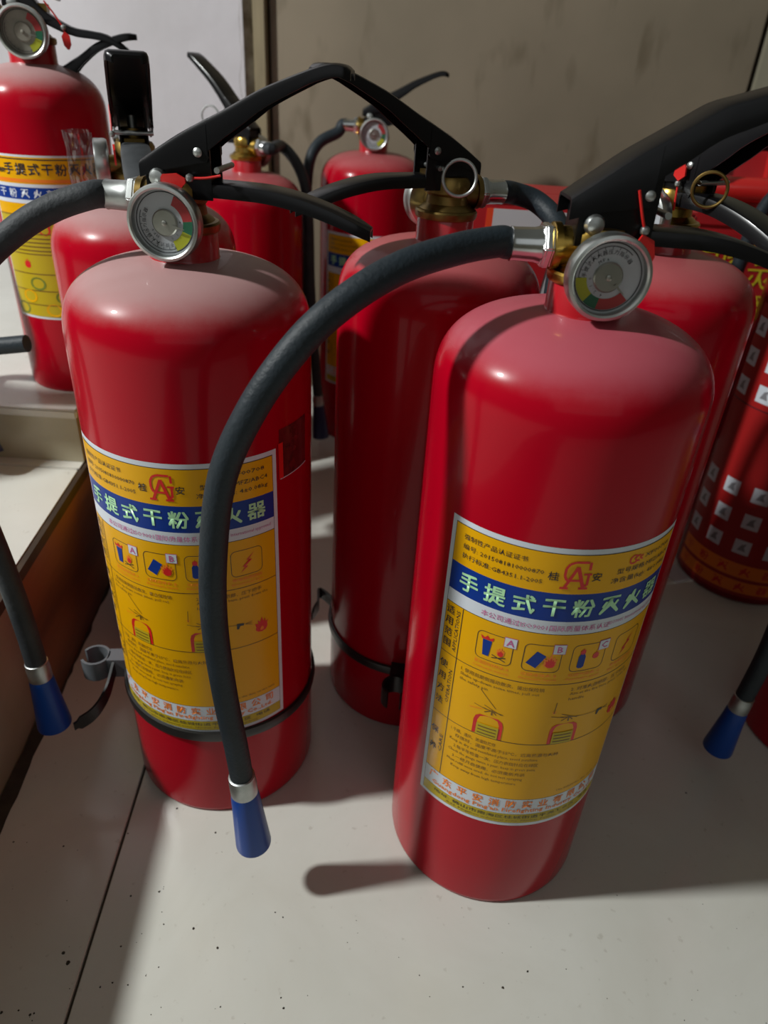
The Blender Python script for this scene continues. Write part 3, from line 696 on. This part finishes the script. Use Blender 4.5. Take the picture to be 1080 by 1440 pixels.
LO_H = [(.004, .3660, .006, .008), (.016, .3655, .008, .008), (.030, .3730, .010, .008), (.036, .3765, .0075, .008), (.048, .3845, .006, .008), (.0618, .3900, .0055, .008), (.072, .3925, .005, .0075), (.079, .3922, .004, .005)]
UP_H = [(a, b + .0010, c, d) for a, b, c, d in UP_H]; LO_H = [(a, b + .0010, c, d) for a, b, c, d in LO_H]
extinguisher((-.2955, .6484, .190), 14, 'small dusty red fire extinguisher up on the step with a yellow label', kind='small', paint='red_dusty', up=UP_H, low=LO_H,
    hose=cpix([(-20, 45, .64), (-60, 70, .63), (-95, 130, .615), (-110, 250, .60), (-95, 380, .58), (-85, 470, .60), (-58, 535, .555), (-42, 572, .545)]), labels=[small_label_fruit()], gauge=(66, -14, True), ferr='navy', brass='brass_dull', blue='navy', nz_scale=.9, nz_len=.038, pin=True,
    seal=[dict(tag=(.028, -.011, .386), dir=(.1, 0, -1), bead=(.027, -.011, .394), strap=[(.027, -.011, .394), (.022, -.011, .402), (.016, -.011, .410)], w=.003, l=.006)])
extinguisher((.4003, .6604, 0), -10, 'red fire extinguisher at right in the shade with white pictograms on its label', paint='red_shaded',
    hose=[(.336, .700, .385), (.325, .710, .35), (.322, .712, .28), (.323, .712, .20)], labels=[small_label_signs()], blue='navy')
extinguisher((-.520, .490, .140), 10, 'small red fire extinguisher beyond the left edge, only the end of its black hose seen', kind='small', paint='red_shaded', up=UP_H, low=LO_H,
    hose=cpix([(-330, 250, .50), (-345, 330, .51), (-300, 430, .52), (-200, 480, .53), (-100, 492, .53), (-20, 488, .53), (38, 483, .53)]), nozzle=False)

# ------------------------------------------------------------------ the setting
def struct(name, me, m, parent=None):
    o = link(name, me, m, parent)
    if parent is None: o['kind'] = 'structure'
    return o
def tile_mat(name, c1, c2, rough=.16):
    m = bpy.data.materials.new(name); m.use_nodes = True; N, L = m.node_tree.nodes, m.node_tree.links; b = N['Principled BSDF']
    t = N.new('ShaderNodeTexCoord'); n = N.new('ShaderNodeTexNoise'); n.inputs['Scale'].default_value = 9; n.inputs['Detail'].default_value = 9; n.inputs['Roughness'].default_value = .62; n.inputs['Distortion'].default_value = .6
    L.new(t.outputs['Object'], n.inputs['Vector']); r = N.new('ShaderNodeValToRGB'); L.new(n.outputs['Fac'], r.inputs[0])
    r.color_ramp.elements[0].position = .3; r.color_ramp.elements[0].color = (*c2, 1); r.color_ramp.elements[1].position = .7; r.color_ramp.elements[1].color = (*c1, 1)
    # fine scuffs
    n3 = N.new('ShaderNodeTexNoise'); n3.inputs['Scale'].default_value = 160; n3.inputs['Detail'].default_value = 4; L.new(t.outputs['Object'], n3.inputs['Vector'])
    mr = N.new('ShaderNodeMapRange'); mr.inputs['From Min'].default_value = .66; mr.inputs['From Max'].default_value = .74; mr.inputs['To Max'].default_value = .35; L.new(n3.outputs['Fac'], mr.inputs['Value'])
    mx = N.new('ShaderNodeMix'); mx.data_type = 'RGBA'; L.new(mr.outputs[0], mx.inputs['Factor']); L.new(r.outputs[0], mx.inputs[6]); mx.inputs[7].default_value = (.30, .27, .22, 1)
    L.new(mx.outputs[2], b.inputs['Base Color'])
    n2 = N.new('ShaderNodeTexNoise'); n2.inputs['Scale'].default_value = 5; n2.inputs['Detail'].default_value = 5; L.new(t.outputs['Object'], n2.inputs['Vector'])
    m2 = N.new('ShaderNodeMapRange'); m2.inputs['To Min'].default_value = rough * .7; m2.inputs['To Max'].default_value = rough * 1.5; L.new(n2.outputs['Fac'], m2.inputs['Value']); L.new(m2.outputs[0], b.inputs['Roughness'])
    b.inputs['Specular IOR Level'].default_value = .45
    return m
M['tile'] = tile_mat('polished_floor_tile', (.60, .60, .55), (.53, .525, .47))
M['step_tile'] = tile_mat('step_tile', (.62, .62, .57), (.55, .54, .49), .2)
M['grout'] = mat('dark_grout', (.05, .04, .03), .9)
M['riser'] = mat('dirty_riser_tile', (.44, .41, .31), .35, color2=(.30, .27, .18), var_scale=9)
M['wood'] = mat('brown_board', (.26, .115, .045), .45, color2=(.10, .045, .02), var_scale=14, stretch=(1, .25, 1.4), bump=.2, bump_scale=40)
M['wood_edge'] = mat('dark_board_edge', (.045, .025, .012), .6, var=.4, var_scale=40)
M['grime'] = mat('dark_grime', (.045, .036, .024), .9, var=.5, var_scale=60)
M['plaster'] = mat('white_plaster', (.56, .54, .57), .75, bump=.4, bump_scale=50, color2=(.48, .46, .48), var_scale=7)
M['plaster_core'] = mat('crumbled_plaster', (.42, .40, .35), .95, bump=.9, bump_scale=120, color2=(.16, .13, .09), var_scale=45)
M['jamb'] = mat('ochre_wood_strip', (.27, .22, .13), .6, var=.25, var_scale=20, stretch=(4, 4, .6))
M['jamb_dark'] = mat('dark_gap', (.03, .022, .012), .9)
def ply():
    m = mat('dirty_plywood_panel', (.25, .205, .145), .6, color2=(.20, .165, .115), var_scale=5, bump=.15, bump_scale=30)
    N, L = m.node_tree.nodes, m.node_tree.links; b = N['Principled BSDF']; src = b.inputs['Base Color'].links[0].from_socket
    t = N.new('ShaderNodeTexCoord'); mp = N.new('ShaderNodeMapping'); mp.inputs['Scale'].default_value = (26, 26, 9); L.new(t.outputs['Object'], mp.inputs[0])
    n = N.new('ShaderNodeTexNoise'); n.inputs['Scale'].default_value = 1; n.inputs['Detail'].default_value = 3; L.new(mp.outputs[0], n.inputs['Vector'])
    mr = N.new('ShaderNodeMapRange'); mr.inputs['From Min'].default_value = .60; mr.inputs['From Max'].default_value = .74; mr.inputs['To Max'].default_value = .6; L.new(n.outputs['Fac'], mr.inputs['Value'])
    mx = N.new('ShaderNodeMix'); mx.data_type = 'RGBA'; L.new(mr.outputs[0], mx.inputs['Factor']); L.new(src, mx.inputs[6]); mx.inputs[7].default_value = (.10, .075, .04, 1); L.new(mx.outputs[2], b.inputs['Base Color'])
    return m
M['ply'] = ply()
M['ply2'] = mat('pale_green_panel', (.32, .30, .22), .7, var=.2, var_scale=6)

# floor with separate big tiles, joints recessed
fl = struct('floor', mesh('floor', *box(-1.2, 2.4, -.9, 1.19, -.02, -.0030), smooth=False), M['grout'])
ang = math.atan2(-.0092, .157); S = .8
o0 = Vector((-.1548, .12, 0)); ex = Vector((math.cos(-ang * 0 + 0.0586 * -0 - ang), 0, 0))
ux = Vector((math.cos(ang), math.sin(ang), 0)); 
uy = Vector((-.0092, .157, 0)).normalized(); ux = Vector((uy.y, -uy.x, 0))
tm = mesh('tile', *box(.0009, S - .0009, .0009, S - .0009, -.010, 0), smooth=False); bevel_mesh(tm, .0006, 1)
for i in range(-1, 3):
    for j in range(-1, 2):

        t = link('tile', tm, M['tile'], fl); q = o0 + ux * S * i + uy * (S * j - .06)
        t.matrix_world = Matrix(((ux.x, uy.x, 0, q.x), (ux.y, uy.y, 0, q.y), (0, 0, 1, 0), (0, 0, 0, 1)))

# raised steps on the left
def edge_x(y): return -.2515 - (y - .294) * .085
h1, h2, ys = .140, .1915, .562
def slab(x_fn, y0, y1, x_left, z0, z1):
    V = [Vector((x_left, y0, z0)), Vector((x_fn(y0), y0, z0)), Vector((x_fn(y1), y1, z0)), Vector((x_left, y1, z0))]
    V += [v + Vector((0, 0, z1 - z0)) for v in V]
    return V, [(0, 3, 2, 1), (4, 5, 6, 7), (0, 1, 5, 4), (1, 2, 6, 5), (2, 3, 7, 6), (3, 0, 4, 7)]
st1 = struct('step_platform', mesh('step', *slab(lambda y: edge_x(y) - .006, -.6, 1.13, -2.4, 0, h1 - .008), smooth=False), M['riser'])
st1['kind'] = 'structure'
t1 = bevel_mesh(mesh('t', *slab(edge_x, -.6, .5485, -2.4, h1 - .008, h1), smooth=False), .0015); link('tile', t1, M['step_tile'], st1)
t1b = bevel_mesh(mesh('t', *slab(edge_x, .5497, ys + .02, -2.4, h1 - .008, h1), smooth=False), .0010); link('tile', t1b, M['step_tile'], st1)
up_b = link('riser_block', mesh('r', *slab(edge_x, ys, 1.13, -2.4, h1 + .0002, h2 - .008), smooth=False), M['riser'], st1)
t2 = bevel_mesh(mesh('t', *slab(lambda y: edge_x(y) + .002, ys - .003, 1.13, -2.4, h2 - .008, h2), smooth=False), .0015); link('tile', t2, M['step_tile'], st1)
# brown board on the side of the step, from y=.40 backwards, with its dark upper edge
bd = slab(lambda y: edge_x(y), .395, 1.12, 0, .002, h1 - .009)
def plate(y0, y1, z0, z1, off0, off1):
    V = []
    for y in (y0, y1):
        for z in (z0, z1):
            V += [Vector((edge_x(y) + off0, y, z)), Vector((edge_x(y) + off1, y, z))]
    return V, [(0, 1, 3, 2), (4, 6, 7, 5), (0, 4, 5, 1), (2, 3, 7, 6), (0, 2, 6, 4), (1, 5, 7, 3)]
link('board', mesh('b', *plate(.392, 1.12, .001, h1 - .010, -.0055, .001), smooth=False), M['wood'], st1)
link('board_edge', mesh('b', *plate(.30, 1.12, h1 - .0098, h1 - .001, -.003, .0035), smooth=False), M['wood_edge'], st1)
gr = []
random.seed(3)
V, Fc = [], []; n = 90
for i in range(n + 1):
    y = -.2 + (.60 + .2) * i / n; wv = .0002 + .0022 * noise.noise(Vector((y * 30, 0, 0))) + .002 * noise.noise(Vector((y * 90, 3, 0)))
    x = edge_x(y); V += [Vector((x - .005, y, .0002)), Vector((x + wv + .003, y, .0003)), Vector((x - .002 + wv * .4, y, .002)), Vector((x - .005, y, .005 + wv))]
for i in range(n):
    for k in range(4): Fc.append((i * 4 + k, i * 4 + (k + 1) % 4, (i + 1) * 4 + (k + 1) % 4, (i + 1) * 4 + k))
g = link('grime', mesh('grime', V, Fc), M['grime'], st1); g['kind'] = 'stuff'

# back wall: plaster, crumbled edge, ochre strip, plywood panels
YW = 1.13
wb = struct('wall_back', mesh('wall', *box(-2.4, 2.4, YW, YW + .06, -.02, 1.5), smooth=False), M['jamb_dark'])
def wall_x(px, py): return at(px, py, YW).x
xa, xb, xc, xd = at(347, 60, YW).x, at(361, 60, YW).x, at(379, 60, YW).x, at(1068, 60, YW).x
pl = link('plaster', mesh('pl', *box(-2.4, xa, YW - .022, YW - .0005, 0, 1.5), smooth=False), M['plaster'], wb)
V, Fc = [], []; n = 160
for i in range(n + 1):
    z = 1.5 * i / n; e = .007 * noise.noise(Vector((z * 22, 1, 0))) + .005 * noise.noise(Vector((z * 70, 5, 0)))
    V += [Vector((xa - .004 + e, YW - .0222, z)), Vector((xa + .006 + e, YW - .014 + e * .6, z)), Vector((xb + .002, YW - .006, z)), Vector((xb + .002, YW, z)), Vector((xa - .03, YW, z))]
for i in range(n):
    for k in range(5): Fc.append((i * 5 + k, i * 5 + (k + 1) % 5, (i + 1) * 5 + (k + 1) % 5, (i + 1) * 5 + k))
link('broken_plaster_edge', mesh('edge', V, Fc), M['plaster_core'], wb)
link('wood_strip', bevel_mesh(mesh('j', *box(xb, xc, YW - .026, YW - .0005, 0, 1.5), smooth=False), .002), M['jamb'], wb)
link('panel', bevel_mesh(mesh('p', *box(xc + .003, xd - .003, YW - .012, YW - .0005, 0, 1.5), smooth=False), .002), M['ply'], wb)
link('panel', bevel_mesh(mesh('p', *box(xd + .003, 2.4, YW - .012, YW - .0005, 0, 1.5), smooth=False), .002), M['ply2'], wb)

# ------------------------------------------------------------------ cartons and other things behind
M['carton_red'] = mat('red_carton', (.42, .012, .016), .45, coat=.15, var=.25, var_scale=12)
M['carton_white'] = mat('white_carton_panel', (.50, .50, .52), .5)
M['carton_or'] = mat('orange_red_print', (.70, .06, .015), .45)
M['glossred'] = mat('glossy_red_plastic', (.60, .020, .018), .25, coat=.6)
M['carton_in'] = mat('carton_inside', (.20, .02, .02), .7)
M['yel_print'] = mat('yellow_print', (.62, .50, .02), .45)
def thing(name, label, cat, loc, yaw=0, group=None):
    o = bpy.data.objects.new(name, None); COL.objects.link(o); o.location = loc; o.rotation_euler = (0, 0, rad(yaw)); o['label'] = label; o['category'] = cat; o.empty_display_size = .05
    if group: o['group'] = group
    return o
def flat_text(name, txt, m, parent, origin, xdir, ydir, size, bold=0):
    c = bpy.data.curves.new('t', 'FONT'); c.body = txt; c.size = size; c.align_x = 'CENTER'; c.align_y = 'CENTER'; c.resolution_u = 2
    o = bpy.data.objects.new('t', c); COL.objects.link(o); bpy.context.view_layer.update(); me = o.to_mesh()
    V = [Vector(origin) + Vector(xdir) * v.co.x + Vector(ydir) * v.co.y for v in me.vertices]; Fc = [tuple(p.vertices) for p in me.polygons]
    o.to_mesh_clear(); bpy.data.objects.remove(o); bpy.data.curves.remove(c)
    return link(name, mesh(name, V, Fc, smooth=False), m, parent)

c1 = thing('carton', 'red and white carton standing behind the middle fire extinguisher', 'box', (.145, .600, 0), 0)
link('carton_body', bevel_mesh(mesh('c', *box(-.0920, .085, 0, .11, 0, .374), smooth=False), .002), M['carton_red'], c1)
link('white_panel', mesh('c', *box(-.0745, .075, -.0006, 0, .03, .3695), smooth=False), M['carton_white'], c1)
link('orange_stripe', mesh('c', *box(-.0795, -.0745, -.0006, 0, .03, .3695), smooth=False), M['carton_or'], c1)
link('red_chevron', mesh('c', [Vector(q) for q in ((-.05, -.0012, .30), (-.030, -.0012, .30), (-.020, -.0012, .3695), (-.034, -.0012, .3695))], [(0, 1, 2, 3)], smooth=False), M['carton_red'], c1)
link('top_flap', mesh('c', *box(-.0910, .084, .0, .054, .3742, .3755), smooth=False), M['carton_red'], c1)
link('top_flap', mesh('c', *box(-.0910, .084, .056, .109, .3742, .3755), smooth=False), M['carton_red'], c1)

c2 = thing('carton', 'red carton with yellow lettering at the right, in front of the back wall', 'box', (.30, .80, 0), 0)
link('carton_body', bevel_mesh(mesh('c', *box(-.005, .26, 0, .16, 0, .332), smooth=False), .002), M['carton_red'], c2)
for r in range(3):
    tx = flat_text('yellow_lettering', ('消防器材', '干粉灭火', '质量第一')[r], M['yel_print'], c2, (.075 - .004 * r, -.0008, .310 - .027 * r), (1.25, 0, 0), (0, 0, 1), .027, .0012); tx['kind'] = 'stuff'
c3 = thing('plastic_case', 'glossy red plastic case with its lid raised, lying on the lettered carton', 'case', (.30, .80, .3322), 0)
link('case_base', bevel_mesh(mesh('c', *box(.004, .25, .012, .15, 0, .026), smooth=False), .004), M['carton_red'], c3)
link('case_rim', mesh('c', *tube([Vector((.006, .018, .038)), Vector((.25, .018, .040))], .0125, 24)), M['glossred'], c3)
ft = Matrix.Translation((0, .085, .026)) @ Matrix.Rotation(rad(-12), 4, 'X')
link('case_lid', bevel_mesh(mesh('c', *box(.004, .25, 0, .006, 0, .070, ft), smooth=False), .002), M['carton_red'], c3)
for x in (.030, .045, .10): link('lid_rib', mesh('c', *box(x, x + .005, -.010, 0, 0, .068, ft), smooth=False), M['glossred'], c3)
link('case_handle', mesh('c', *tube([Vector((.055, .05, .078)), Vector((.20, .05, .080))], .0055, 14)), M['black'], c3)
link('white_tag', mesh('c', *box(-.002, .022, .002, .0032, .052, .068), smooth=False), M['carton_white'], c3)

tgp = on(955, 815, 0)
pc = thing('paper_scrap', 'white paper scrap on the floor beside the small dark extinguisher', 'paper', (tgp.x - .002, tgp.y + .012, .0002), 30)
link('sheet', mesh('s', *box(-.012, .012, -.016, .016, 0, .0006), smooth=False), M['carton_white'], pc)

# clear plastic sleeve hanging on the gauge of the extinguisher behind the left one
gp = Vector(E_) + Matrix.Rotation(rad(-70), 3, 'Z') @ Vector((0, -.032, .3890))
sl = thing('plastic_sleeve', 'clear crumpled plastic sleeve over the gauge behind the left extinguisher', 'plastic bag', gp)
V, Fc = [], []; n, m_ = 36, 12
dirx = (Matrix.Rotation(rad(-70), 3, 'Z') @ Vector((0, -1, 0))); side = Vector((-dirx.y, dirx.x, 0))
for j in range(m_ + 1):
    zz = -.020 + .042 * j / m_
    for i in range(n):
        a = 2 * math.pi * i / n; k = 1 + .10 * noise.noise(Vector((math.cos(a) * 2.5, math.sin(a) * 2.5, j * .5))) 
        V.append(dirx * (.0090 * math.cos(a) * k + .004) + side * (.0190 * math.sin(a) * k) + Vector((0, 0, zz + .002 * noise.noise(Vector((a, j, 0))))))
for j in range(m_):
    for i in range(n): Fc.append((j * n + i, j * n + (i + 1) % n, (j + 1) * n + (i + 1) % n, (j + 1) * n + i))
link('film', mesh('film', V, Fc), M['film'], sl)

# crumbs of dirt on the floor
random.seed(11); V, Fc = [], []
spots = [(89, 1340, 2.6), (96, 1354, 3.6), (180, 1172, 1.6), (224, 1254, 2), (272, 1306, 2.2), (141, 1388, 1.8), (158, 1382, 1.6), (170, 1331, 1.8), (303, 1171, 2), (249, 1137, 2), (306, 1333, 1.8), (310, 1416, 1.3), (399, 1418, 1.8),
         (395, 1403, 1.2), (707, 1389, 2.3), (742, 1366, 1.8), (651, 1388, 1.5), (2, 1424, 2.5), (42, 1427, 2), (48, 1425, 1.8), (26, 1421, 1.5), (230, 1300, 1.4), (398, 1290, 1.2), (180, 1385, 1.4), (387, 1283, 1.3), (184, 1260, 1.6), (223, 1360, 1.2), (19, 1184, 1.6), (89, 1190, 1.8), (965, 1115, 1.8)]
for k in range(60): spots.append((random.uniform(0, 1080), random.uniform(1180, 1440), random.uniform(.5, .95)))
for x, y, s in spots:
    c = on(x, y, 0); r = s * .00042; b = len(V)
    if any((c.xy - Vector(q[:2])).length < .068 for q in (A, B)): continue
    for k in range(6): a = k * math.pi / 3 + s; V.append(c + Vector((r * random.uniform(.6, 1.2) * math.cos(a), r * random.uniform(.6, 1.2) * math.sin(a), .0001)))
    V.append(c + Vector((0, 0, r * .8)))
    for k in range(6): Fc.append((b + k, b + (k + 1) % 6, b + 6))
cb = link('dirt_crumbs', mesh('crumbs', V, Fc, smooth=False), M['grime']); cb['label'] = 'dark dirt crumbs scattered on the pale tiles'; cb['category'] = 'dirt'; cb['kind'] = 'stuff'
